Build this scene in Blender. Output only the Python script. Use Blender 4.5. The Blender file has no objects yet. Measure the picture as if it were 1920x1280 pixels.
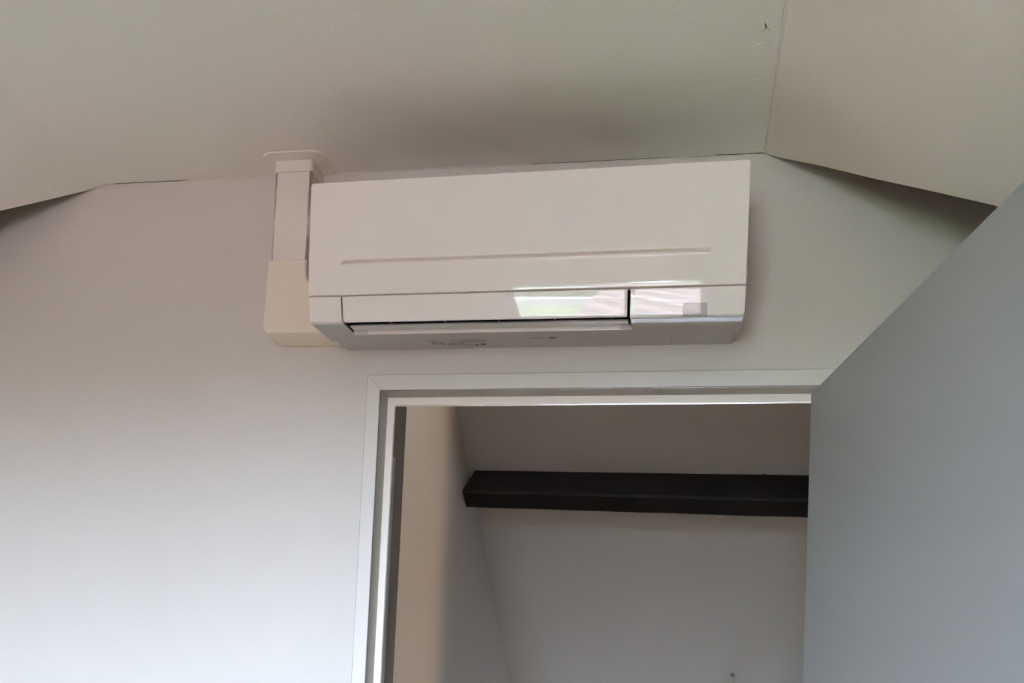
import bpy, bmesh, math, random
from mathutils import Vector, Matrix

random.seed(4)
S = bpy.context.scene
COL = S.collection

# ------------------------------------------------------------------ camera
cam = bpy.data.cameras.new('camera')
cam.sensor_width = 36.0
cam.lens = 36.0 * 1918.8 / 1920.0
cam.shift_y = (1261.0 - 640.0) / 1920.0
cam.clip_start = 0.02
cam.clip_end = 200
co = bpy.data.objects.new('camera', cam)
COL.objects.link(co)
yaw, pitch, roll = -0.165345637, 0.0543435479, 0.0442399214
fw = Vector((math.sin(yaw) * math.cos(pitch), math.cos(yaw) * math.cos(pitch), math.sin(pitch)))
rt = Vector((math.cos(yaw), -math.sin(yaw), 0))
up = rt.cross(fw)
r2 = rt * math.cos(roll) + up * math.sin(roll)
u2 = up * math.cos(roll) - rt * math.sin(roll)
M = Matrix((r2, u2, -fw)).transposed().to_4x4()
M.translation = Vector((0, 0, 1.5))
co.matrix_world = M
S.camera = co

# ------------------------------------------------------------------ sky, lamps, exposure
S.view_settings.view_transform = 'Standard'
S.view_settings.look = 'None'
S.view_settings.gamma = 1.0
S.view_settings.use_curve_mapping = False
S.view_settings.exposure = 5.57

W = bpy.data.worlds.new('overcast_sky')
S.world = W
W.use_nodes = True
nt = W.node_tree
bg = nt.nodes['Background']
tc = nt.nodes.new('ShaderNodeTexCoord')
sep = nt.nodes.new('ShaderNodeSeparateXYZ')
ramp = nt.nodes.new('ShaderNodeValToRGB')
ramp.color_ramp.elements[0].position = 0.0
ramp.color_ramp.elements[0].color = (0.63, 0.785, 1.0, 1)
ramp.color_ramp.elements[1].position = 1.0
ramp.color_ramp.elements[1].color = (0.62, 0.74, 1.0, 1)
nt.links.new(tc.outputs['Generated'], sep.inputs[0])
nt.links.new(sep.outputs['Z'], ramp.inputs[0])
nt.links.new(ramp.outputs[0], bg.inputs[0])
bg.inputs[1].default_value = 3.2

# daylight comes in by the window behind the camera
WX0, WX1, WZ0, WZ1, WY = -1.12, 0.08, 0.95, 2.36, -2.30
pl = bpy.data.lights.new('window_portal', 'AREA')
pl.shape = 'RECTANGLE'
pl.size = WX1 - WX0
pl.size_y = WZ1 - WZ0
pl.cycles.is_portal = True
po = bpy.data.objects.new('window_portal', pl)
po.location = ((WX0 + WX1) / 2, WY - 0.2, (WZ0 + WZ1) / 2)
po.rotation_euler = (math.radians(90), 0, 0)
COL.objects.link(po)

# warm lamp of the room behind the doorway, round the corner to the right
lp = bpy.data.lights.new('landing_lamp', 'POINT')
lp.color = (1.0, 0.76, 0.54)
lp.energy = 3.9
lp.shadow_soft_size = 0.16
lo = bpy.data.objects.new('landing_lamp', lp)
lo.location = (2.4, 2.47, 1.75)
COL.objects.link(lo)

try:
    S.cycles.use_denoising = True
    S.cycles.max_bounces = 16
    S.cycles.diffuse_bounces = 10
    S.cycles.sample_clamp_indirect = 0
    S.cycles.caustics_reflective = False
except Exception:
    pass


# ------------------------------------------------------------------ materials
def mat(name, col, rough=0.5, bump=0.0, bscale=60.0, mottle=0.0, mscale=2.5, spec=0.5, coat=0.0, alt=None, detail=4):
    m = bpy.data.materials.new(name)
    m.use_nodes = True
    t = m.node_tree
    b = t.nodes['Principled BSDF']
    b.inputs['Base Color'].default_value = (*col, 1)
    b.inputs['Roughness'].default_value = rough
    b.inputs['Specular IOR Level'].default_value = spec
    if coat:
        b.inputs['Coat Weight'].default_value = coat
        b.inputs['Coat Roughness'].default_value = 0.02
    g = t.nodes.new('ShaderNodeNewGeometry')
    if mottle:
        n = t.nodes.new('ShaderNodeTexNoise')
        n.inputs['Scale'].default_value = mscale
        n.inputs['Detail'].default_value = 3
        t.links.new(g.outputs['Position'], n.inputs['Vector'])
        mx = t.nodes.new('ShaderNodeMix')
        mx.data_type = 'RGBA'
        mr = t.nodes.new('ShaderNodeMapRange')
        mr.inputs[1].default_value = 0.42
        mr.inputs[2].default_value = 0.58
        t.links.new(n.outputs[0], mr.inputs[0])
        t.links.new(mr.outputs[0], mx.inputs[0])
        a2 = alt or tuple(c * (1 - mottle) for c in col)
        mx.inputs[6].default_value = (*col, 1)
        mx.inputs[7].default_value = (*a2, 1)
        t.links.new(mx.outputs[2], b.inputs['Base Color'])
    if bump:
        n2 = t.nodes.new('ShaderNodeTexNoise')
        n2.inputs['Scale'].default_value = bscale
        n2.inputs['Detail'].default_value = detail
        t.links.new(g.outputs['Position'], n2.inputs['Vector'])
        bp = t.nodes.new('ShaderNodeBump')
        bp.inputs['Strength'].default_value = bump
        bp.inputs['Distance'].default_value = 0.002
        t.links.new(n2.outputs[0], bp.inputs['Height'])
        t.links.new(bp.outputs[0], b.inputs['Normal'])
    return m


m_wall = mat('painted_wall', (0.64, 0.60, 0.553), 0.6, 0.25, 120, 0.02, 1.6)
m_ceil = mat('painted_ceiling', (0.79, 0.80, 0.715), 0.7, 0.35, 90, 0.03, 1.8, alt=(0.81, 0.765, 0.715))
m_slope = mat('painted_slope', (0.80, 0.755, 0.68), 0.65, 0.35, 90, 0.03, 2.0)
m_leaf = mat('door_paint', (0.31, 0.315, 0.305), 0.38, 0.12, 70, 0.02, 2.0)
m_frame = mat('frame_paint', (0.68, 0.645, 0.60), 0.34, 0.2, 60)
m_rev = mat('shade_darkened_reveal', (0.44, 0.425, 0.40), 0.5, 0.2, 60)  # darkened frame colour, carries the shade inside the reveal
m_stop = mat('stop_paint', (0.86, 0.77, 0.68), 0.38, 0.15, 60)
m_dark = mat('dark_stained_wood', (0.040, 0.029, 0.022), 0.6, 0.3, 40, 0.3, 12)
m_beam = mat('brown_black_beam_paint', (0.010, 0.008, 0.0065), 0.7, 0.4, 35, 0.25, 8, spec=0.15)
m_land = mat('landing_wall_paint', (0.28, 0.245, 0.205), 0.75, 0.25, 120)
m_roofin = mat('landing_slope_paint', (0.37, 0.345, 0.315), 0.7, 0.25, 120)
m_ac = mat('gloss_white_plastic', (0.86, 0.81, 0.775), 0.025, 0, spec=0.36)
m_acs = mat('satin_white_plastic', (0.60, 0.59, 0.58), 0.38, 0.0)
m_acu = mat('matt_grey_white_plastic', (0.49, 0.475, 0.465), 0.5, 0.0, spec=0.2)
m_black = mat('black_outlet_plastic', (0.012, 0.008, 0.008), 0.5)
m_seam = mat('shadow_grey_seam_rubber', (0.22, 0.20, 0.19), 0.6)
m_duct = mat('ivory_duct_plastic', (0.80, 0.755, 0.68), 0.42)
m_elbow = mat('cream_elbow_plastic', (0.83, 0.745, 0.63), 0.40)
m_caulk = mat('pale_sealant', (0.78, 0.74, 0.66), 0.4)
m_crack = mat('dark_crack', (0.12, 0.10, 0.085), 0.9)
m_ink = mat('grey_ink', (0.25, 0.225, 0.215), 0.6)
m_inkp = mat('pale_grey_ink', (0.36, 0.335, 0.33), 0.6)
m_inkd = mat('dark_ink', (0.10, 0.085, 0.08), 0.6)
m_recv = mat('smoked_receiver_plastic', (0.50, 0.48, 0.45), 0.03, spec=0.3)
m_metal = mat('brushed_grey_metal', (0.30, 0.31, 0.31), 0.35)
m_metal.node_tree.nodes['Principled BSDF'].inputs['Metallic'].default_value = 0.7
m_nail = mat('black_nail', (0.01, 0.01, 0.01), 0.6)
m_white = mat('white_window_frame', (0.80, 0.80, 0.78), 0.35)
m_grass = mat('lawn_grass', (0.10, 0.13, 0.04), 0.9, 0.0, 1, 0.4, 0.45, alt=(0.16, 0.175, 0.085))
m_tree = mat('dark_foliage', (0.045, 0.075, 0.03), 0.9, 0.6, 3, 0.4, 1.5)
m_houses = mat('pale_render', (0.27, 0.245, 0.215), 0.8)
m_brickr = mat('pink_clay_tile', (0.27, 0.185, 0.155), 0.85, 0.0, 1, 0.3, 1.2, alt=(0.36, 0.26, 0.23))

# rows of tiles show as slanting lighter and darker courses
tt = m_brickr.node_tree
wv = tt.nodes.new('ShaderNodeTexWave')
wv.inputs['Scale'].default_value = 0.55
wv.inputs['Distortion'].default_value = 1.5
gg = tt.nodes.new('ShaderNodeNewGeometry')
mp = tt.nodes.new('ShaderNodeMapping')
mp.inputs['Rotation'].default_value = (0, 0, 0.35)
tt.links.new(gg.outputs['Position'], mp.inputs[0])
tt.links.new(mp.outputs[0], wv.inputs[0])
mm = tt.nodes.new('ShaderNodeMix')
mm.data_type = 'RGBA'
mm.inputs[6].default_value = (0.090, 0.064, 0.056, 1)
mm.inputs[7].default_value = (0.22, 0.135, 0.112, 1)
tt.links.new(wv.outputs[1], mm.inputs[0])
tt.links.new(mm.outputs[2], tt.nodes['Principled BSDF'].inputs['Base Color'])

# laminate floor: boards are real pieces; this is their colour
m_floor = mat('warm_oak_laminate', (0.33, 0.225, 0.125), 0.45, 0.0, 1, 0.25, 6)

# window glass: clear with a Fresnel reflection
m_glass = bpy.data.materials.new('window_glass')
m_glass.use_nodes = True
t = m_glass.node_tree
t.nodes.clear()
out = t.nodes.new('ShaderNodeOutputMaterial')
tr = t.nodes.new('ShaderNodeBsdfTransparent')
gl = t.nodes.new('ShaderNodeBsdfGlossy')
gl.inputs['Roughness'].default_value = 0.0
fr = t.nodes.new('ShaderNodeFresnel')
fr.inputs[0].default_value = 1.45
mxs = t.nodes.new('ShaderNodeMixShader')
t.links.new(fr.outputs[0], mxs.inputs[0])
t.links.new(tr.outputs[0], mxs.inputs[1])
t.links.new(gl.outputs[0], mxs.inputs[2])
t.links.new(mxs.outputs[0], out.inputs[0])


# ------------------------------------------------------------------ helpers
def link(name, me, material=None, parent=None):
    o = bpy.data.objects.new(name, me)
    COL.objects.link(o)
    if material:
        me.materials.append(material)
    if parent:
        o.parent = parent
    return o


def mesh(name, verts, faces, material=None, parent=None, smooth=False, warp=None):
    if warp:
        verts = [warp(*v) for v in verts]
    me = bpy.data.meshes.new(name)
    me.from_pydata([tuple(v) for v in verts], [], faces)
    bm = bmesh.new()
    bm.from_mesh(me)
    bmesh.ops.recalc_face_normals(bm, faces=bm.faces)
    bm.to_mesh(me)
    bm.free()
    if smooth:
        for p in me.polygons:
            p.use_smooth = True
    return link(name, me, material, parent)


class MB:
    def __init__(self):
        self.v, self.f = [], []

    def add(self, vs, fs):
        n = len(self.v)
        self.v += [tuple(v) for v in vs]
        self.f += [tuple(i + n for i in f) for f in fs]
        return self

    def box(self, x0, x1, y0, y1, z0, z1):
        vs = [(x, y, z) for x in (x0, x1) for y in (y0, y1) for z in (z0, z1)]
        fs = [(0, 1, 3, 2), (4, 6, 7, 5), (0, 4, 5, 1), (2, 3, 7, 6), (0, 2, 6, 4), (1, 5, 7, 3)]
        return self.add(vs, fs)

    def hexa(self, bot, top):
        return self.add(list(bot) + list(top), [(3, 2, 1, 0), (4, 5, 6, 7), (0, 1, 5, 4), (1, 2, 6, 5), (2, 3, 7, 6), (3, 0, 4, 7)])

    def prism(self, poly, axis, a, b):
        """poly = 2-D outline; axis 0: (y,z) along x; 1: (x,z) along y; 2: (x,y) along z"""
        def p3(p, t):
            return ((t, p[0], p[1]), (p[0], t, p[1]), (p[0], p[1], t))[axis]
        n = len(poly)
        vs = [p3(p, a) for p in poly] + [p3(p, b) for p in poly]
        fs = [tuple(range(n)), tuple(range(2 * n - 1, n - 1, -1))]
        fs += [(i, (i + 1) % n, n + (i + 1) % n, n + i) for i in range(n)]
        return self.add(vs, fs)

    def build(self, name, material=None, parent=None, warp=None, bevel=0.0, seg=3, smooth=False):
        o = mesh(name, self.v, self.f, material, parent, smooth, warp)
        if bevel:
            b = o.modifiers.new('bevel', 'BEVEL')
            b.width = bevel
            b.segments = seg
            b.limit_method = 'ANGLE'
            b.angle_limit = math.radians(35)
            b.harden_normals = False
            for p in o.data.polygons:
                p.use_smooth = True
            w = o.modifiers.new('wn', 'WEIGHTED_NORMAL')
            w.keep_sharp = True
        return o


def tag(o, label=None, cat=None, group=None, kind=None):
    if label:
        o['label'] = label
    if cat:
        o['category'] = cat
    if group:
        o['group'] = group
    if kind:
        o['kind'] = kind
    return o


def empty(name, loc, label=None, cat=None, kind=None):
    o = bpy.data.objects.new(name, None)
    o.location = loc
    o.empty_display_size = 0.05
    COL.objects.link(o)
    return tag(o, label, cat, None, kind)


def adopt(parent, *kids):
    """parent parts that were modelled in room coordinates"""
    for k in kids:
        k.parent = parent
        k.matrix_parent_inverse = Matrix.Translation(-Vector(parent.location))


# ------------------------------------------------------------------ sizes of the room
YW = 2.08            # face of the wall with the doorway
YB = 2.155           # its back face
ZC = 2.6963          # flat ceiling
XL, XR = -1.32, 0.130  # where the flat ceiling meets the slopes
RX0, RX1 = -3.0, 2.0
DX0, DX1, DZ = -0.6605, 0.2800, 2.2111  # doorway inside the trim

# wall with the doorway
b = MB()
b.box(RX0 - .2, DX0 - .012, YW, YB, 0, 3.1)
b.box(DX1 + .012, RX1 + .2, YW, YB, 0, 3.1)
b.box(DX0 - .012, DX1 + .012, YW, YB, DZ + .012, 3.1)
o = b.build('wall_front', m_wall)
tag(o, 'pale grey painted wall that carries the air conditioner above the doorway', kind='structure')

# window wall behind the camera
b = MB()
b.box(RX0 - .2, WX0, WY - .25, WY, 0, 3.1)
b.box(WX1, RX1 + .2, WY - .25, WY, 0, 3.1)
b.box(WX0, WX1, WY - .25, WY, 0, WZ0)
b.box(WX0, WX1, WY - .25, WY, WZ1, 3.1)
tag(b.build('wall_rear', m_wall), 'painted wall with the window behind the camera', kind='structure')
tag(MB().box(RX0 - .2, RX0, WY, YW, 0, 3.1).build('wall_left', m_wall), 'low painted side wall under the left slope', kind='structure')
tag(MB().box(RX1, RX1 + .2, WY, YW, 0, 3.1).build('wall_right', m_wall), 'low painted side wall under the right slope', kind='structure')

# floor: laminate boards
fl = MB().box(RX0 - .2, RX1 + 1.6, WY - .25, 6.3, -.12, -.012).build('floor', m_floor)
tag(fl, 'warm brown laminate floor below the frame', kind='structure')
bd = None
k = 0
y = WY
for i in range(23):
    x0 = RX0 + i * 0.2175
    off = random.uniform(0, 1.2)
    y = WY - off
    while y < YW:
        ya, yb = max(y, WY), min(y + 1.38, YW)
        if yb - ya > 0.02:
            o = MB().box(x0 + .001, x0 + .2165, ya + .001, yb - .001, -.0118, 0).build('floor_board' if k == 0 else 'floor_board.%03d' % k, m_floor)
            o.parent = fl
            k += 1
        y += 1.38

# flat ceiling
cl = MB().box(XL, XR, WY, YW, ZC, ZC + .06).build('ceiling', m_ceil)
tag(cl, 'flat grey-white ceiling strip between the two slopes', kind='structure')
# outer roof that closes the void above the slopes
tag(MB().box(RX0 - .2, RX1 + .2, WY - .25, YW, 3.1, 3.2).build('roof_deck', m_dark), 'roof deck closing the void above the ceiling', kind='structure')


def slope(name, xc, edge, xe, ang, label, w=0.0):
    """sloping plasterboard: crease along y at xc, front edge polyline edge=[(x,y)] leaving the wall"""
    s = 1 if xe > xc else -1
    tn = math.tan(math.radians(ang))

    def z(x):
        d_ = abs(x - xc)
        return ZC - tn * (d_ if not w else (d_ * d_ / (2 * w) if d_ < w else d_ - w / 2))
    th = 0.0125
    bm = MB()
    pts = edge
    for (xa, ya), (xb, yb) in zip(pts[:-1], pts[1:]):
        bot = [(xa, WY, z(xa)), (xb, WY, z(xb)), (xb, yb, z(xb)), (xa, ya, z(xa))]
        top = [(p[0], p[1], p[2] + th) for p in bot]
        bm.hexa(bot, top)
    o = bm.build(name, m_slope if s > 0 else m_ceil)
    # weld into a single board
    q = bmesh.new()
    q.from_mesh(o.data)
    bmesh.ops.remove_doubles(q, verts=q.verts, dist=1e-5)
    seen = {}
    for f in list(q.faces):
        key = tuple(sorted(v.index for v in f.verts))
        seen.setdefault(key, []).append(f)
    for fs in seen.values():
        if len(fs) > 1:
            bmesh.ops.delete(q, geom=fs, context='FACES_ONLY')
    bmesh.ops.recalc_face_normals(q, faces=q.faces)
    q.to_mesh(o.data)
    q.free()
    return tag(o, label, kind='structure')


edR = [(.130, 2.0795), (.142, 2.0755), (.1656, 2.0581), (.1948, 2.0350), (.2326, 2.0051), (.3224, 1.9410), (.4123, 1.8728), (.4984, 1.8090), (.68, 1.74), (RX1, 1.74)]
slope('ceiling_right', XR, edR, RX1, 36, 'sloping white ceiling at upper right with a ragged painted edge')
edL = [(-1.32, 2.0795), (-1.33, 2.0795), (-1.34, 2.0795), (-1.35, 2.0788), (-1.3605, 2.0785), (-1.376, 2.0745), (-1.3894, 2.0673), (-1.4363, 2.0407), (-1.4732, 2.0197), (-1.5268, 1.9876), (-1.72, 1.91), (RX0, 1.91)]
ol = slope('ceiling_left', XL, edL, RX0, 30, 'sloping white ceiling at left edge of the photo, blending into the flat ceiling', w=.06)
es = ol.modifiers.new('split', 'EDGE_SPLIT')
es.split_angle = math.radians(40)
for p in ol.data.polygons:
    p.use_smooth = abs(p.normal.z) > .6


# ragged plaster / sealant lines: each a flat wavy ribbon with thickness
def bead(name, pts, w, material, label, nrm=(0, 0, -1), parent=None, h=.0006):
    """ribbon through 3-D pts; flat side w wide, raised h along nrm"""
    n = Vector(nrm).normalized()
    vs, fs = [], []
    P = [Vector(p) for p in pts]
    for i, p in enumerate(P):
        d = (P[min(i + 1, len(P) - 1)] - P[max(i - 1, 0)]).normalized()
        sd = d.cross(n).normalized()
        ww = w * (0.25 if i in (0, len(P) - 1) else random.uniform(.65, 1.25)) / 2
        vs += [p - sd * ww, p - sd * ww * .4 + n * h, p + sd * ww * .4 + n * h, p + sd * ww]
    for i in range(len(P) - 1):
        a = 4 * i
        fs += [(a + j, a + j + 1, a + 5 + j, a + 4 + j) for j in range(3)]
        fs.append((a + 3, a, a + 4, a + 7))
    fs += [(0, 1, 2, 3), tuple(4 * (len(P) - 1) + j for j in (3, 2, 1, 0))]
    o = mesh(name, vs, fs, material, None, smooth=True)
    if label:
        tag(o, label)
    if parent:
        o.parent = parent
    return o


def wav(p0, p1, n, amp, axis):
    out = []
    for i in range(n + 1):
        t = i / n
        p = [p0[j] + (p1[j] - p0[j]) * t for j in range(3)]
        for a in axis:
            p[a] += random.uniform(-amp, amp)
        out.append(p)
    return out


zk = ZC - .0002
bead('joint_crack', wav((-1.315, YW - .0012, zk), (-1.10, YW - .0012, zk), 22, .0006, (1,)), .0022, m_crack, 'thin dark crack', parent=cl)
bead('joint_crack.001', wav((-.03, YW - .0012, zk), (.128, YW - .0012, zk), 16, .0006, (1,)), .0026, m_crack, 'thin dark crack', parent=cl)
bead('joint_crack.002', wav((-.62, YW - .0008, zk), (-.04, YW - .0008, zk), 30, .0004, (1,)), .0012, m_crack, 'hairline crack', parent=cl)
bead('sealant_bead', wav((-1.14, YW - .0018, zk), (-.985, YW - .0018, zk), 14, .0006, (1,)), .0030, m_caulk, 'pale bead of sealant', parent=cl, h=.0014)
bead('sealant_bead.001', wav((-.78, YW - .0018, zk), (-.35, YW - .0018, zk), 30, .0006, (1,)), .0022, m_caulk, 'pale bead of sealant', parent=cl, h=.0010)
bead('sealant_bead.002', wav((-.06, YW - .0030, zk), (.03, YW - .0030, zk), 8, .0006, (1,)), .0035, m_caulk, 'pale bead of sealant', parent=cl, h=.0012)
# crease of the right slope: thick wavy paint edge
cr = [(XR + .0005 * math.sin(i * 1.7) + random.uniform(-.0012, .0012), 1.30 + .78 * i / 44, ZC - .0008) for i in range(45)]
bead('crease_filler', cr, .0065, m_slope, 'thick wavy filler along the crease', parent=cl, h=.0005)
# small chip with a scratch beside it, and two trowel marks
bead('plaster_chip', [(.0985, 1.689, zk), (.0995, 1.694, zk), (.1010, 1.699, zk), (.0995, 1.704, zk)], .0030, m_crack, 'small dark chip in the plaster', parent=cl, h=.0005)
bead('plaster_scar', [(.094, 1.712, zk), (.099, 1.706, zk), (.1035, 1.703, zk), (.108, 1.707, zk)], .0030, m_slope, None, parent=cl, h=.0012)
bead('trowel_mark', [(.0764, 1.7478, zk), (.085, 1.745, zk), (.094, 1.740, zk), (.103, 1.737, zk), (.1114, 1.7361, zk)], .0034, m_caulk, 'raised trowel mark', parent=cl, h=.0010)
bead('trowel_mark.001', [(.0916, 1.837, zk), (.10, 1.8365, zk), (.108, 1.835, zk), (.115, 1.8347, zk)], .0028, m_caulk, 'raised trowel mark', parent=cl, h=.0009)
bead('trowel_mark.002', [(.110, 2.066, zk), (.118, 2.069, zk), (.127, 2.0735, zk), (.135, 2.075, zk - .002)], .0040, m_caulk, 'raised trowel mark', parent=cl, h=.0014)

# ------------------------------------------------------------------ doorway: frame
fr0 = empty('trim_1', (-.21, YW, 0), 'white painted door frame around the opening below the air conditioner', kind='structure')
TX0, TZ = -.6896, 2.2437
y0 = YW - .0035
a = MB().add([(TX0, y0, 0), (DX0, y0, 0), (DX0, y0, DZ), (TX0, y0, TZ), (TX0, YW, 0), (DX0, YW, 0), (DX0, YW, DZ), (TX0, YW, TZ)],
             [(0, 1, 2, 3), (7, 6, 5, 4), (0, 4, 5, 1), (1, 5, 6, 2), (2, 6, 7, 3), (3, 7, 4, 0)]).build('side_trim', m_frame, bevel=.0012)
c = MB().add([(TX0, y0, TZ), (DX0, y0, DZ), (DX1, y0, DZ), (DX1 + .029, y0, TZ), (TX0, YW, TZ), (DX0, YW, DZ), (DX1, YW, DZ), (DX1 + .029, YW, TZ)],
             [(0, 1, 2, 3), (7, 6, 5, 4), (0, 4, 5, 1), (1, 5, 6, 2), (2, 6, 7, 3), (3, 7, 4, 0)]).build('head_trim', m_frame, bevel=.0012)
d = MB().add([(DX1 + .029, y0, 0), (DX1, y0, 0), (DX1, y0, DZ), (DX1 + .029, y0, TZ), (DX1 + .029, YW, 0), (DX1, YW, 0), (DX1, YW, DZ), (DX1 + .029, YW, TZ)],
             [(0, 1, 2, 3), (7, 6, 5, 4), (0, 4, 5, 1), (1, 5, 6, 2), (2, 6, 7, 3), (3, 7, 4, 0)]).build('side_trim.001', m_frame, bevel=.0012)
# thin open joints round the trim
j1 = MB().box(TX0 - .0011, TX0, YW - .0006, YW + .0001, 0, TZ + .0011).build('trim_joint', m_seam)
j2 = MB().box(TX0, DX1 + .029, YW - .0006, YW + .0001, TZ, TZ + .0012).build('trim_joint.001', m_seam)
j3 = MB().box(DX0, DX1, YW - .0020, YW + .0015, DZ - .0012, DZ).build('trim_joint.002', m_seam)
j4 = MB().box(DX0, DX0 + .0009, YW - .0020, YW + .0015, 0, DZ - .0012).build('trim_joint.003', m_seam)
adopt(fr0, j1, j2, j3, j4)
# reveal boards (front part painted, slightly tapered) and stops
JY = 2.119
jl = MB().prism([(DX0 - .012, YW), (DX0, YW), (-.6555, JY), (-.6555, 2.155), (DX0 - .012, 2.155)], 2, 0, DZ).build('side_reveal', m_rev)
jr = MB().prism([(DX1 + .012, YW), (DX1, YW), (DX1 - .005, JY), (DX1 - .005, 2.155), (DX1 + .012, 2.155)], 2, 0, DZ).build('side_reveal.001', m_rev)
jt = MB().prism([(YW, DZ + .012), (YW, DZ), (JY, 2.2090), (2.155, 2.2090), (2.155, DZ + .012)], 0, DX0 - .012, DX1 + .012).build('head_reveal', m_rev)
SB = 2.1913
sl = MB().box(-.6555, -.6390, JY + .0005, 2.130, 0, 2.2090).build('side_stop', m_stop, bevel=.0018)
st = MB().box(-.6552, .2745, JY, 2.1315, SB, 2.2088).build('head_stop', m_stop, bevel=.0018)
sr = MB().box(.2600, .2750, JY + .0005, 2.130, 0, 2.2090).build('side_stop.001', m_stop, bevel=.0018)
for q in (sl, st, sr):
    tag(q, 'cream painted door stop')
# round nail cover in the corner of the stop
vs, fs = [], []
N = 24
for r_, h_ in ((.0052, 0), (.0050, .0008), (.0036, .0008), (.0032, .0001), (.0014, .0003), (0.0003, .0006)):
    for i in range(N):
        t_ = 2 * math.pi * i / N
        vs.append((-.6450 + r_ * math.cos(t_), JY - h_, 2.1995 + r_ * math.sin(t_)))
for j in range(5):
    fs += [(j * N + i, j * N + (i + 1) % N, (j + 1) * N + (i + 1) % N, (j + 1) * N + i) for i in range(N)]
fs.append(tuple(5 * N + i for i in range(N)))
nc = mesh('nail_cover', vs, fs, m_stop, smooth=True)
# dark rear lining of the reveal with a thin grey strip on it
rl = MB().box(DX0 - .012, DX0, 2.1555, 2.29, 0, 2.62).build('rear_lining', m_dark)
tag(rl, 'dark brown rear lining of the left reveal')
ks = MB().box(DX0, DX0 + .0012, 2.186, 2.215, 1.2, 2.100).build('grey_strip', m_metal, bevel=.0005)
tag(ks, 'thin grey strip on the dark lining')
adopt(fr0, a, c, d, jl, jr, jt, sl, st, sr, nc, rl, ks)

# paint smears on the head reveal
for i, (xa, w_) in enumerate(((-.465, .03), (-.425, .02), (-.10, .012), (-.085, .016), (-.07, .01))):
    q = bead('paint_smear' if i == 0 else 'paint_smear.%03d' % i, [(xa, 2.090, 2.2102), (xa + w_ * .5, 2.099, 2.2098), (xa + w_, 2.112, 2.2091)], .004, m_inkp, None, h=.0003)
    adopt(fr0, q)

# ------------------------------------------------------------------ door leaf, opened into the room
HX, HY = .229, 2.040
ang = math.radians(11.2)
dv = Vector((math.sin(ang), -math.cos(ang), 0))
nv = Vector((math.cos(ang), math.sin(ang), 0))
P0 = Vector((HX, HY, 0))
LZ = 2.1823
door = empty('door_1', (HX, HY, 0), 'flat grey-white door leaf standing open at the right, hinged beside the doorway', kind='structure')
def lf(s, n_, z_):
    p = P0 + dv * s + nv * n_
    return (p.x, p.y, z_)
bm = MB().hexa([lf(0, 0, .01), lf(0, .040, .01), lf(.885, .040, .01), lf(.885, 0, .01)], [lf(0, 0, LZ), lf(0, .040, LZ), lf(.885, .040, LZ), lf(.885, 0, LZ)])
leaf = bm.build('door_leaf', m_leaf, bevel=.0035)
parts = [leaf]
for i, zz in enumerate((.25, 1.15, 1.98)):
    vs, fs = [], []
    for z_ in (zz, zz + .09):
        for k_ in range(12):
            t_ = 2 * math.pi * k_ / 12
            p = P0 + dv * (-.004) + nv * .047
            vs.append((p.x + .006 * math.cos(t_), p.y + .006 * math.sin(t_), z_))
    fs = [(k_, (k_ + 1) % 12, 12 + (k_ + 1) % 12, 12 + k_) for k_ in range(12)] + [tuple(range(12)), tuple(range(23, 11, -1))]
    parts.append(mesh('hinge' if i == 0 else 'hinge.%03d' % i, vs, fs, m_metal))
hb = MB()
hb.hexa([lf(.80, -.006, .98), lf(.80, .0, .98), lf(.84, .0, .98), lf(.84, -.006, .98)], [lf(.80, -.006, 1.16), lf(.80, .0, 1.16), lf(.84, .0, 1.16), lf(.84, -.006, 1.16)])
hb.hexa([lf(.813, -.05, 1.07), lf(.813, -.006, 1.07), lf(.829, -.006, 1.07), lf(.829, -.05, 1.07)], [lf(.813, -.05, 1.086), lf(.813, -.006, 1.086), lf(.829, -.006, 1.086), lf(.829, -.05, 1.086)])
hb.hexa([lf(.70, -.062, 1.07), lf(.70, -.05, 1.07), lf(.829, -.05, 1.07), lf(.829, -.062, 1.07)], [lf(.70, -.062, 1.086), lf(.70, -.05, 1.086), lf(.829, -.05, 1.086), lf(.829, -.062, 1.086)])
parts.append(hb.build('door_handle', m_metal))
adopt(door, *parts)

# ------------------------------------------------------------------ room behind the doorway
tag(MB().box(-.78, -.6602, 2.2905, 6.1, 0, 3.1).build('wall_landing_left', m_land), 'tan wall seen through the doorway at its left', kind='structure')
tag(MB().box(.292, .80, 2.1555, 2.29, 0, 3.1).build('wall_landing_lamp_block', m_land), 'added wall block behind the open door, keeps lamp light off the left reveal', kind='structure')  # added thickness out of view, stops lamp light reaching the left reveal
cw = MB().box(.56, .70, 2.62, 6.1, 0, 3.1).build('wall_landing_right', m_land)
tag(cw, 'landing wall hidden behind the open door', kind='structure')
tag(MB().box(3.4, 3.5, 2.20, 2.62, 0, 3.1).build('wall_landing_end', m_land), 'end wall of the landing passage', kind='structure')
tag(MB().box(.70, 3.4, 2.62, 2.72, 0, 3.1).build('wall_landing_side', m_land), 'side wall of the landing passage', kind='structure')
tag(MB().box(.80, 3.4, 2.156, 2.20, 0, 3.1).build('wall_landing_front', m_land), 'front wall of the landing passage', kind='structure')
tag(MB().box(.0, 3.5, 2.157, 2.72, 2.72, 2.8).build('ceiling_landing', m_land), 'flat ceiling of the landing passage', kind='structure')

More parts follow.
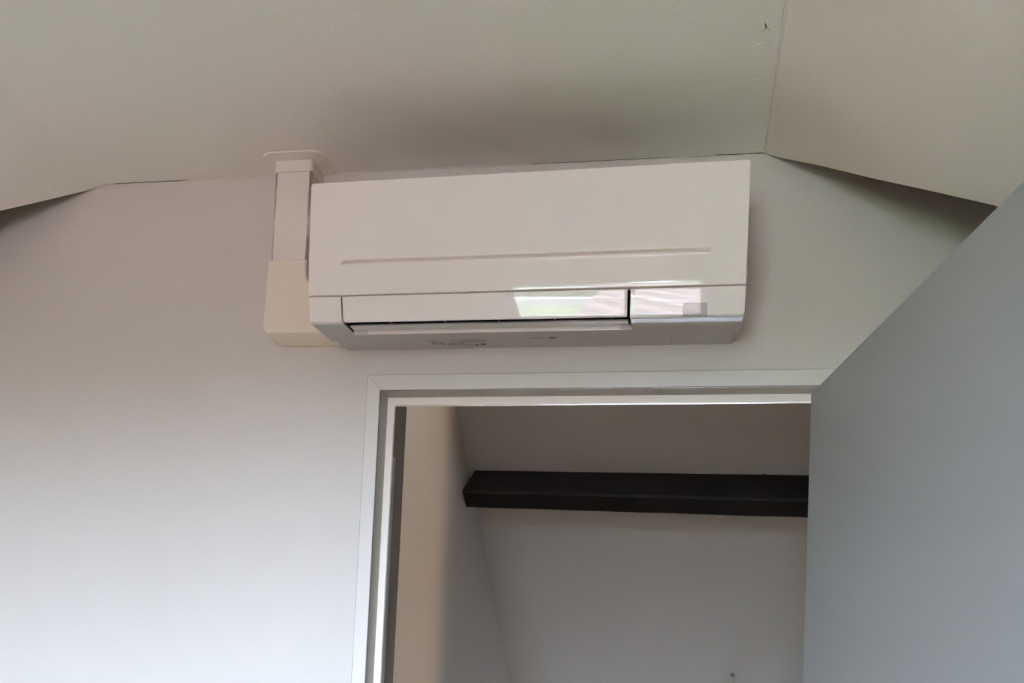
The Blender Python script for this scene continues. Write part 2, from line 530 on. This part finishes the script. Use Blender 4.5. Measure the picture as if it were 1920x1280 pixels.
A_, B_ = -.0833, -.6176
def rz(x, y):
    return 2.4068 + B_ * (y - 2.7873) + A_ * (x + .66)
bm = MB()
xa, xb, ya, yb = -.78, .80, 2.20, 6.1
bm.hexa([(xa, ya, rz(xa, ya)), (xb, ya, rz(xb, ya)), (xb, yb, rz(xb, yb)), (xa, yb, rz(xa, yb))],
        [(xa, ya, rz(xa, ya) + .06), (xb, ya, rz(xb, ya) + .06), (xb, yb, rz(xb, yb) + .06), (xa, yb, rz(xa, yb) + .06)])
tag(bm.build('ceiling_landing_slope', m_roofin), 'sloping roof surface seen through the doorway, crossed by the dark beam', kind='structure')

# purlin beam
L = [(3.000, 2.2755), (2.9213, 2.1908), (2.9672, 2.1556)]
Rr = [(2.920, 2.2428), (2.850, 2.1543), (2.900, 2.1195)]
xl, xr = -.6595, .5595
def ex(i, x):
    t_ = (x + .66) / (.3238 + .66)
    return (L[i][0] + (Rr[i][0] - L[i][0]) * t_, L[i][1] + (Rr[i][1] - L[i][1]) * t_)
beam = empty('roof_beam', (-.05, 2.93, 2.2), 'dark brown wooden roof beam crossing the slope inside the doorway', 'beam')
nx = 14
vs, fs = [], []
for i in range(nx + 1):
    x = xl + (xr - xl) * i / nx
    a3, b3, c3 = ex(0, x), ex(1, x), ex(2, x)
    sft = 0.018 if i == 0 else 0
    j = random.uniform(-.0008, .0008)
    dD = (c3[0] + .090, c3[1] + .085)
    aa = (a3[0] + .012, a3[1] + .020)
    x_a = x + sft
    vs += [(x_a, aa[0], aa[1]), (x_a, a3[0] + j, a3[1] + j), (x + sft * .35, b3[0] * .62 + a3[0] * .38, b3[1] * .62 + a3[1] * .38), (x, b3[0] + .004, b3[1] + .006 + j), (x, b3[0] + .004, b3[1] - .002 + j), (x + sft * .2, c3[0], c3[1] + j), (x, dD[0], dD[1])]
K = 7
for i in range(nx):
    for k_ in range(K):
        fs.append((i * K + k_, i * K + (k_ + 1) % K, (i + 1) * K + (k_ + 1) % K, (i + 1) * K + k_))
fs += [tuple(range(K)), tuple(nx * K + k_ for k_ in range(K - 1, -1, -1))]
bt = mesh('timber', vs, fs, m_beam)
adopt(beam, bt)
for i, x in enumerate((.205, .252, .297)):
    a3 = ex(0, x)
    vs, fs = [], []
    r_ = .0042 if i == 0 else .0028
    for z_, q in ((0, 1), (.6, .8), (1, .3)):
        for k_ in range(8):
            t_ = 2 * math.pi * k_ / 8
            vs.append((x + r_ * 1.5 * q * math.cos(t_), a3[0] - .003 + r_ * q * math.sin(t_), a3[1] - .002 + r_ * z_))
    for j in range(2):
        fs += [(j * 8 + k_, j * 8 + (k_ + 1) % 8, (j + 1) * 8 + (k_ + 1) % 8, (j + 1) * 8 + k_) for k_ in range(8)]
    fs += [tuple(range(8)), tuple(16 + k_ for k_ in range(7, -1, -1))]
    nn = mesh('nail_head' if i == 0 else 'nail_head.%03d' % i, vs, fs, m_nail)
    adopt(beam, nn)

# metal bar on the slope, only its top end is in view
bar = empty('metal_bar', (.178, 3.90, 1.64), 'slim upright grey metal bar at the bottom edge, on the slope below the beam', 'bar')
def rp(x, s, h):
    """s = distance down the slope from the bar top, h = height off the slope towards the room"""
    sd = Vector((0, 1, B_)).normalized()
    nn_ = -Vector((-A_, -B_, 1)).normalized()
    base = Vector((x, 3.752, rz(x, 3.752)))
    p = base + sd * s + nn_ * h
    return tuple(p)
bb = MB().hexa([rp(.170, 0, .010), rp(.1835, 0, .010), rp(.1835, .30, .010), rp(.170, .30, .010)], [rp(.170, 0, .026), rp(.1835, 0, .026), rp(.1835, .30, .026), rp(.170, .30, .026)]).build('rail', m_metal, bevel=.0012)
f1 = MB().hexa([rp(.172, .03, 0), rp(.181, .03, 0), rp(.181, .05, 0), rp(.172, .05, 0)], [rp(.172, .03, .011), rp(.181, .03, .011), rp(.181, .05, .011), rp(.172, .05, .011)]).build('foot', m_metal)
f2 = MB().hexa([rp(.172, .25, 0), rp(.181, .25, 0), rp(.181, .27, 0), rp(.172, .27, 0)], [rp(.172, .25, .011), rp(.181, .25, .011), rp(.181, .27, .011), rp(.172, .27, .011)]).build('foot.001', m_metal)
adopt(bar, bb, f1, f2)

# ------------------------------------------------------------------ pipe duct left of the air conditioner
duct = empty('pipe_duct', (-.86, YW, 2.30), 'ivory plastic pipe duct rising from behind the air conditioner to the ceiling', 'pipe duct')


def rrect(x0, x1, y0_, y1_, rf, rb, n=8):
    """outline with big radii at the front (small y) and small at the back"""
    pts = []
    for cx_, cy_, r_, a0 in ((x0 + rf, y0_ + rf, rf, 180), (x1 - rf, y0_ + rf, rf, 270), (x1 - rb, y1_ - rb, rb, 0), (x0 + rb, y1_ - rb, rb, 90)):
        for i in range(n + 1):
            t_ = math.radians(a0 + 90 * i / n)
            pts.append((cx_ + r_ * math.cos(t_), cy_ + r_ * math.sin(t_)))
    return pts


p1 = MB().prism(rrect(-.9255, -.7855, 1.984, 2.0785, .030, .006), 2, ZC - .0045, ZC - .0002).build('ceiling_plate', m_duct, bevel=.0010)
p2 = MB().prism(rrect(-.9005, -.8145, 2.0135, 2.0795, .006, .001), 2, ZC - .029, ZC - .0045).build('collar', m_duct, bevel=.0006)
p3 = MB().prism(rrect(-.8990, -.8165, 2.0165, 2.0795, .006, .001), 2, 2.45, ZC - .0295).build('straight_cover', m_duct)
for q in (p3,):
    for p in q.data.polygons:
        p.use_smooth = len(p.vertices) == 4
    q.modifiers.new('wn', 'WEIGHTED_NORMAL')
# elbow: outline in x,z, front face leaning out a little
out_ = [(-.9008, 2.4745), (-.9012, 2.44)]
for i in range(7):
    t_ = math.radians(180 + 90 * i / 6)
    out_.append((-.8995 + .014 + .014 * math.cos(t_), 2.3091 + .014 + .014 * math.sin(t_)))
out_ += [(-.7508, 2.3091), (-.7508, 2.402), (-.772, 2.402)]
for i in range(1, 9):
    t_ = i / 8
    # fillet from (-.772,2.402) to (-.8150,2.458)
    bx = (1 - t_) ** 2 * -.772 + 2 * t_ * (1 - t_) * -.8125 + t_ * t_ * -.8150
    bz = (1 - t_) ** 2 * 2.402 + 2 * t_ * (1 - t_) * 2.404 + t_ * t_ * 2.458
    out_.append((bx, bz))
out_ += [(-.8150, 2.4745)]
n = len(out_)
fy = lambda z: 1.998 + .013 * max(0, min(1, (z - 2.36) / .1145))
vs = [(x, fy(z), z) for x, z in out_] + [(x, 2.0795, z) for x, z in out_]
fs = [tuple(range(n)), tuple(range(2 * n - 1, n - 1, -1))] + [(i, (i + 1) % n, n + (i + 1) % n, n + i) for i in range(n)]
p4 = MB().add(vs, fs)
p4 = p4.build('elbow_cover', m_elbow)
tag(p4, 'cream elbow cover')
bv = p4.modifiers.new('bevel', 'BEVEL')
bv.width = .005
bv.segments = 4
bv.limit_method = 'ANGLE'
bv.angle_limit = math.radians(50)
for p in p4.data.polygons:
    p.use_smooth = True
p4.modifiers.new('wn', 'WEIGHTED_NORMAL')
adopt(duct, p1, p2, p3, p4)

# ------------------------------------------------------------------ air conditioner
ac = empty('air_conditioner', (-.33, YW, 2.29), 'white wall-mounted split air conditioner unit above the doorway', 'air conditioner')
AX0, AX1 = -.7503, .0900


def interp(v, xs, ys):
    if v <= xs[0]:
        return ys[0]
    for i in range(1, len(xs)):
        if v <= xs[i]:
            t_ = (v - xs[i - 1]) / (xs[i] - xs[i - 1])
            return ys[i - 1] + (ys[i] - ys[i - 1]) * t_
    return ys[-1]


def warp(x, y, z):
    s = max(0, min(1, (x - AX0) / (AX1 - AX0)))
    f_ = max(0, min(1, (2.0 - y) / .14))
    return (x, y - .005 * s * f_ * interp(z, (2.33, 2.547), (0, 1)), z + s * f_ * interp(z, (2.283, 2.33, 2.547), (-.0025, .001, .005)))


# front profile: the face leans back more and more towards the bottom
ZT = [2.547 - .001 * i for i in range(272)]
YF = [1.8515]
def tilt(z):
    return interp(z, (2.276, 2.310, 2.335, 2.360, 2.400, 2.547), (21.5, 16.8, 12.0, 8.0, 4.2, 3.2))
for i in range(1, len(ZT)):
    YF.append(YF[-1] + .001 * math.tan(math.radians(tilt((ZT[i] + ZT[i - 1]) / 2))))
def yf(z):
    f_ = (2.547 - z) / .001
    if f_ <= 0:
        return YF[0]
    i = min(int(f_), len(YF) - 2)
    return YF[i] + (YF[i + 1] - YF[i]) * (f_ - i)


def edge_lin(a, b_, n_, r):
    """coordinates from a to b_ with dense rows inside r of both ends"""
    e = [0, .08, .2, .4, .7, 1.0]
    out = [a + r * q for q in e]
    m_ = [a + r + (b_ - a - 2 * r) * i / n_ for i in range(1, n_)]
    out += m_ + [b_ - r * q for q in reversed(e)]
    return out


def rnd(d_, r):
    if d_ >= r:
        return 0
    return r - math.sqrt(max(0, r * r - (r - d_) ** 2))


def shell(name, x0, x1, z0, z1, thick, r, material, cr_top=(0, 0), cr_bot=(0, 0), groove=None, nz=30, nx_=12, off=0.0):
    zs = edge_lin(z0, z1, nz, r)
    if groove:
        g0, g1 = groove[2], groove[3]
        zs = [z for z in zs if not (g0 - .001 < z < g1 + .001)] + [g0 + (g1 - g0) * i / 26 for i in range(27)] + [g0 - .001, g1 + .001]
        zs = sorted(zs)
    for cr_, base, sg in ((max(cr_top), z1, -1), (max(cr_bot), z0, 1)):
        if cr_:
            zs += [base + sg * cr_ * q for q in (.02, .06, .12, .2, .3, .42, .56, .72, .88, 1.0)]
    zs = sorted(set(round(z, 6) for z in zs))
    us = edge_lin(0, 1, nx_, r / (x1 - x0))
    if groove:
        for gx in (groove[0], groove[1]):
            uu = (gx - x0) / (x1 - x0)
            us += [uu + q / (x1 - x0) * .001 for q in (-5, -4, -3, -2, -1, 0, 1, 2, 3, 4, 5)]
        us = sorted(set(round(u, 7) for u in us))
    vs, fs = [], []
    for z in zs:
        iL = max(rnd(z1 - z, cr_top[0]) if cr_top[0] else 0, rnd(z - z0, cr_bot[0]) if cr_bot[0] else 0)
        iR = max(rnd(z1 - z, cr_top[1]) if cr_top[1] else 0, rnd(z - z0, cr_bot[1]) if cr_bot[1] else 0)
        xa_, xb_ = x0 + iL, x1 - iR
        for u in us:
            x = xa_ + (xb_ - xa_) * u
            d_ = min((x - xa_), (xb_ - x), z - z0, z1 - z)
            y = yf(z) - off + rnd(max(d_, 0), r)
            if groove:
                gx0, gx1, g0, g1, dep = groove
                hh = (g1 - g0) / 2
                # round ends
                e = min(x - gx0, gx1 - x)
                gh = 0
                if e > 0:
                    k_ = min(1, e / hh)
                    half = hh * math.sqrt(max(0, 1 - (1 - k_) ** 2))
                    mid = (g0 + g1) / 2
                    if half > 1e-5:
                        v = (mid + half - z) / (2 * half)   # 0 top .. 1 bottom
                        if 0 < v < 1:
                            gh = interp(v, (0, .06, .18, .28, .56, .68, .80, .92, 1), (0, .08, .80, 1.0, 1.0, .25, -.07, -.06, 0))
                            gh *= min(1, half / hh * 1.1)
                y += dep * gh
            vs.append((x, y, z))
    nu, nzz = len(us), len(zs)
    for j in range(nzz - 1):
        for i in range(nu - 1):
            a_ = j * nu + i
            fs.append((a_, a_ + 1, a_ + nu + 1, a_ + nu))
    nfront = len(fs)
    # rim and back
    rim = [i for i in range(nu)] + [j * nu + nu - 1 for j in range(1, nzz)] + [(nzz - 1) * nu + i for i in range(nu - 2, -1, -1)] + [j * nu for j in range(nzz - 2, 0, -1)]
    n0 = len(vs)
    for i in rim:
        vs.append(vs[i])
    n1 = len(vs)
    for i in rim:
        v = vs[i]
        vs.append((v[0], yf(v[2]) - off + r + thick, v[2]))
    m_ = len(rim)
    for i in range(m_):
        j = (i + 1) % m_
        fs.append((n0 + i, n0 + j, n1 + j, n1 + i))
    fs.append(tuple(n1 + i for i in range(m_)))
    vs = [warp(*v) for v in vs]
    me = bpy.data.meshes.new(name)
    me.from_pydata(vs, [], fs)
    for k_, p in enumerate(me.polygons):
        p.use_smooth = k_ < nfront
    q = bmesh.new()
    q.from_mesh(me)
    q.to_mesh(me)
    q.free()
    # front must face the room (-y)
    if me.polygons[nfront // 2].normal.y > 0:
        me.flip_normals()
    return link(name, me, material)


parts = []
front = shell('front_panel', AX0, AX1, 2.3300, 2.547, .012, .0016, m_ac, cr_top=(.0065, .0065), groove=(-.6845, .0245, 2.3832, 2.3955, .0110), nz=60, nx_=70)
tag(front, 'glossy white front panel with a long pressed groove')
parts.append(front)
parts.append(shell('end_cap', AX0 + .0006, -.6848, 2.2832, 2.3278, .010, .0010, m_ac))
parts.append(shell('air_vane', -.6812, -.1258, 2.2832, 2.3274, .0045, .0012, m_ac, cr_bot=(.002, .002), nx_=40))
parts.append(shell('receiver_panel', -.1205, AX1, 2.2822, 2.3274, .007, .0012, m_ac, cr_bot=(0, .007), nx_=24))
rec = shell('receiver_window', -.0225, .0216, 2.2822, 2.3015, .0072, .0006, m_recv, cr_top=(.0025, .0025), nz=10, nx_=6, off=.0004)
tag(rec, 'small grey translucent signal receiver window')
parts.append(rec)

UZ = lambda y: 2.2818 + (y - 1.8945) * .095
# casing: rear body over the whole width, front blocks left and right of the outlet, top block behind the panel
bx = MB()
XA, XB = AX0 + .0012, AX1 - .0010
bx.prism([(1.957, UZ(1.957)), (2.012, UZ(2.012)), (2.012, 2.3045), (2.079, 2.3045), (2.079, 2.538), (1.872, 2.534), (1.872, 2.42), (1.885, 2.350), (1.957, 2.350)], 0, XA, XB)
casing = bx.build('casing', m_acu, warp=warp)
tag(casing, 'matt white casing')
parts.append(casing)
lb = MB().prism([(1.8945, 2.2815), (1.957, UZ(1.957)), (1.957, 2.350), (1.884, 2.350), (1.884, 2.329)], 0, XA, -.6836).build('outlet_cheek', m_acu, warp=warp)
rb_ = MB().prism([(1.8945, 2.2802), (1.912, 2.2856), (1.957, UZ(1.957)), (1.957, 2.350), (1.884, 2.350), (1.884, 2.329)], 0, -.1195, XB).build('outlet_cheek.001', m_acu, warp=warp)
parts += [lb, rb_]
# narrower back plate against the wall
bp_ = MB().prism([(AX0 + .0125, 2.2900), (.0735, 2.2900), (.0835, 2.3000), (.0835, 2.32), (AX0 + .0125, 2.32)], 1, 2.0125, 2.0795)
vs = []
for (x, y, z) in bp_.v:
    vs.append((x, y, z + (UZ(y) - 2.2900 if z < 2.31 else 0)))
bp_.v = vs
bpo = bp_.build('back_plate', m_acu)
parts.append(bpo)
# seam of the terminal cover at the lower right
parts.append(MB().hexa([(-.0466, 2.012, UZ(2.012) - .0002), (-.0460, 2.012, UZ(2.012) - .0002), (-.0445, 2.079, UZ(2.079) - .0002), (-.0451, 2.079, UZ(2.079) - .0002)],
                       [(-.0466, 2.012, UZ(2.012) + .002), (-.0460, 2.012, UZ(2.012) + .002), (-.0445, 2.079, UZ(2.079) + .002), (-.0451, 2.079, UZ(2.079) + .002)]).build('cover_seam', m_seam))
# black outlet cavity behind the vanes
cav = MB()
cav.box(-.6834, -.1197, 1.9500, 1.9560, 2.2965, 2.349)
cav.box(-.6834, -.1197, 1.8990, 1.9560, 2.3420, 2.349)
cav.box(-.6834, -.6822, 1.8990, 1.9500, 2.2870, 2.342)
cav.box(-.1209, -.1197, 1.8960, 1.9500, 2.2870, 2.342)
cvo = cav.build('air_outlet', m_black, warp=warp)
tag(cvo, 'black air outlet behind the vanes')
# upright guide fins inside the outlet
for i in range(5):
    x = -.600 + i * .11
    f_ = MB().box(x, x + .0015, 1.905, 1.944, 2.296, 2.338).build('guide_fin' if i == 0 else 'guide_fin.%03d' % i, m_seam, warp=warp)
    parts.append(f_)
parts.append(cvo)
# lower vane
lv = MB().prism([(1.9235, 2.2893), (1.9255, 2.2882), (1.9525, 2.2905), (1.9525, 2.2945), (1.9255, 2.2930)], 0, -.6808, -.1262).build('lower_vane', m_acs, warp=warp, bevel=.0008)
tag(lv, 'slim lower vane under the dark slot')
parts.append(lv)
# lip along the rear of the outlet with two hinge caps
lip = MB().prism([(1.9530, 2.2846), (1.9575, 2.2842), (1.9585, 2.2850), (1.9585, 2.2925), (1.9530, 2.2925)], 0, -.6815, -.1205).build('outlet_lip', m_ac, warp=warp, bevel=.0007)
parts.append(lip)
h1 = MB().box(-.6822, -.6520, 1.9522, 1.9592, 2.2838, 2.2930).build('hinge_cap', m_acs, warp=warp, bevel=.0008)
h2 = MB().box(-.1420, -.1196, 1.9522, 1.9592, 2.2838, 2.2930).build('hinge_cap.001', m_acs, warp=warp, bevel=.0008)
parts += [h1, h2]
# little pins seen in the slot
for i, x in enumerate((-.6745, -.4110, -.4020, -.1330)):
    parts.append(MB().box(x - .0014, x + .0014, 1.9000, 1.9025, 2.2885, 2.2915).build('vane_pin' if i == 0 else 'vane_pin.%03d' % i, m_acu, warp=warp))
# snap catch on the right side
sc = MB().box(AX1 - .002, AX1 + .0040, 1.892, 1.912, 2.351, 2.370).build('side_catch', m_acs, warp=warp, bevel=.0012)
parts.append(sc)
adopt(ac, *parts)

# printed labels under the unit: film with ink, both sub-parts
wz = lambda x, y: warp(x, y, UZ(y) - .00015)[2]
def ink(name, quads, material, h=.0001):
    q = MB()
    for x0, x1, y0_, y1_ in quads:
        q.hexa([(x0, y0_, wz(x0, y0_) - h), (x1, y0_, wz(x1, y0_) - h), (x1, y1_, wz(x1, y1_) - h), (x0, y1_, wz(x0, y1_) - h)],
               [(x0, y0_, wz(x0, y0_)), (x1, y0_, wz(x1, y0_)), (x1, y1_, wz(x1, y1_)), (x0, y1_, wz(x0, y1_))])
    return q.build(name, material)


# Rows of tiny illegible print: words of random length
def rows(x0, x1, y0_, y1_, nrow, fill=.75, wmin=.003, wmax=.009):
    out = []
    ph = (y1_ - y0_) / nrow
    for r_ in range(nrow):
        x = x0
        while x < x1 - wmin:
            w_ = random.uniform(wmin, wmax)
            if random.random() < fill:
                out.append((x, min(x + w_, x1), y0_ + ph * r_, y0_ + ph * (r_ + .6)))
            x += w_ + .0012
    return out


Y1 = 2.015
lab = empty('rating_label', (-.49, 2.04, 2.295))
lab.parent = ac
lab.matrix_parent_inverse = Matrix.Translation(-Vector(ac.location))
tag(lab, 'grey printed rating label')
k1 = ink('brand_print', [(-.5445 + i * .0023, -.5445 + i * .0023 + .0018, 2.0125, 2.0155) for i in range(8)], m_inkd)
k2 = ink('small_print', rows(-.541, -.516, 2.024, 2.044, 5, .9) + rows(-.521, -.472, 2.039, 2.053, 4, .85) + rows(-.517, -.490, 2.029, 2.037, 2, .35)
         + rows(-.497, -.484, 2.016, 2.047, 7, .8) + rows(-.508, -.497, 2.017, 2.020, 1, .8), m_ink)
k3 = ink('table_print', rows(-.481, -.436, 2.014, 2.024, 3, .75) + rows(-.482, -.442, 2.026, 2.039, 3, .85) + rows(-.447, -.425, 2.020, 2.037, 4, .6) + rows(-.484, -.462, 2.044, 2.046, 1, 1), m_ink)
# symbols: recycling-like marks and a warning triangle, and a plain dark block
k4 = ink('symbol_print', [(-.4755, -.4700, 2.050, 2.056), (-.4665, -.4645, 2.049, 2.054), (-.4630, -.4590, 2.052, 2.057), (-.4570, -.4545, 2.048, 2.055)], m_ink)
tri = MB()
zt = lambda x, y: wz(x, y) - .0002
tri.add([(-.4475, 2.0465, zt(-.4475, 2.0465)), (-.4535, 2.0575, zt(-.4535, 2.0575)), (-.4410, 2.0575, zt(-.4410, 2.0575)),
         (-.4475, 2.0465, zt(-.4475, 2.0465) + .00015), (-.4535, 2.0575, zt(-.4535, 2.0575) + .00015), (-.4410, 2.0575, zt(-.4410, 2.0575) + .00015)],
        [(0, 1, 2), (3, 5, 4), (0, 3, 4, 1), (1, 4, 5, 2), (2, 5, 3, 0)])
k5 = tri.build('warning_triangle', m_inkd)
k6 = ink('dark_block', [(-.4390, -.4280, 2.0445, 2.0565)], m_inkd)
k7 = ink('serial_print', rows(-.541, -.527, 2.0475, 2.0505, 1, .8), m_inkp)
for q in (k1, k2, k3, k4, k5, k6, k7):
    q.parent = lab
    q.matrix_parent_inverse = Matrix.Translation(-Vector(ac.location)) if False else Matrix.Translation(-Vector(lab.location))
lab2 = empty('code_label', (-.30, 2.012, 2.292))
lab2.parent = ac
lab2.matrix_parent_inverse = Matrix.Translation(-Vector(ac.location))
tag(lab2, 'small grey code label')
q1 = ink('code_print', rows(-.3290, -.2990, 2.006, 2.022, 5, .9, .002, .005), m_inkp)
q2 = ink('dark_block', [(-.2905, -.2765, 2.0065, 2.0205)], m_ink)
for q in (q1, q2):
    q.parent = lab2
    q.matrix_parent_inverse = Matrix.Translation(-Vector(lab2.location))

# ------------------------------------------------------------------ window behind the camera and what it looks out on
win = empty('window_1', ((WX0 + WX1) / 2, WY - .2, WZ0), 'white framed window behind the camera, mirrored in the glossy unit', kind='structure')
f_ = .055
wf = MB()
ya, yb = WY - .22, WY - .14
wf.box(WX0, WX1, ya, yb, WZ0, WZ0 + f_)
wf.box(WX0, WX1, ya, yb, WZ1 - f_, WZ1)
wf.box(WX0, WX0 + f_, ya, yb, WZ0 + f_, WZ1 - f_)
wf.box(WX1 - f_, WX1, ya, yb, WZ0 + f_, WZ1 - f_)
wfo = wf.build('window_frame', m_white)
gp = MB().box(WX0 + f_, WX1 - f_, WY - .182, WY - .176, WZ0 + f_, WZ1 - f_).build('pane', m_glass)
sill = MB().box(WX0 - .03, WX1 + .03, WY - .14, WY + .10, WZ0 - .025, WZ0 - .0005).build('window_sill', m_white, bevel=.004)
adopt(win, wfo, gp, sill)

gr = MB().box(-60, 60, -90, WY - .3, -3.2, -3.0).build('lawn', m_grass)
tag(gr, 'green lawn outside the window behind the camera', kind='structure')
# neighbouring house with a tiled roof to the one side of the view
hs = empty('neighbour_house', (2.5, -16, -3.0), 'pale house with a pink clay tile roof outside the window behind the camera', 'house')
hw = MB().prism([(-19.5, -3), (-10.5, -3), (-10.5, -1.2), (-15, 1.25), (-19.5, -1.2)], 0, -1.35, 9.0).build('wall', m_houses)
ridge = (-15.0, 1.45)
eave = (-9.9, -1.35)
sd = Vector((0, eave[0] - ridge[0], eave[1] - ridge[1]))
ln = sd.length
sd.normalize()
nn2 = Vector((0, -sd.z, sd.y))
if nn2.z < 0:
    nn2 = -nn2
rb2 = MB()
tl = 0.42
nrow = int(ln / tl)
for i in range(nrow + 1):
    a3 = Vector((0, ridge[0], ridge[1])) + sd * (i * tl)
    b3 = a3 + sd * (tl + .03)
    p_ = [a3 + nn2 * .00, b3 + nn2 * .06, b3 + nn2 * .10, a3 + nn2 * .04]
    rb2.prism([(q.y, q.z) for q in p_], 0, -1.6, 9.3)
rf = rb2.build('tiled_roof', m_brickr)
tag(rf, 'pink clay tile roof', kind=None)
rbk = MB().prism([(ridge[0], ridge[1] + .02), (-20.1, -1.35), (-20.1, -1.45), (ridge[0], ridge[1] - .12)], 0, -1.6, 9.3).build('rear_roof', m_brickr)
adopt(hs, hw, rf, rbk)
sh = empty('garden_shed', (-6, -24, -3.0), 'low white shed beyond the lawn outside the window', 'shed')
sw = MB().prism([(-9.5, -3), (-2.6, -3), (-2.6, -1.4), (-6.05, -.6), (-9.5, -1.4)], 1, -27, -24).build('wall', m_houses)
sr_ = MB().prism([(-9.9, -1.5), (-6.05, -.58), (-2.2, -1.5), (-2.2, -1.35), (-6.05, -.43), (-9.9, -1.35)], 1, -27.2, -23.8).build('roof', m_white)
adopt(sh, sw, sr_)

# added row of dark foliage far outside, cuts off the low sky light
vs, fs = [], []
NU = 120
for u in range(NU + 1):
    x = -60 + u
    ht = 2.6 + .55 * math.sin(u * .83) + .4 * math.sin(u * 2.1 + 1) + random.uniform(-.2, .2)
    vs += [(x, -31.5, -3), (x, -30.8 + random.uniform(-.3, .3), ht * .6), (x, -31.8, ht), (x, -33.4, ht * .8), (x, -33.6, -3)]
for u in range(NU):
    fs += [(5 * u + j, 5 * u + j + 1, 5 * u + j + 6, 5 * u + j + 5) for j in range(4)]
hg = mesh('sky_block_hedge', vs, fs, m_tree)
tag(hg, 'added tall row of dark foliage outside the window behind the camera, blocks low sky light', 'sky_block_hedge', kind='stuff')
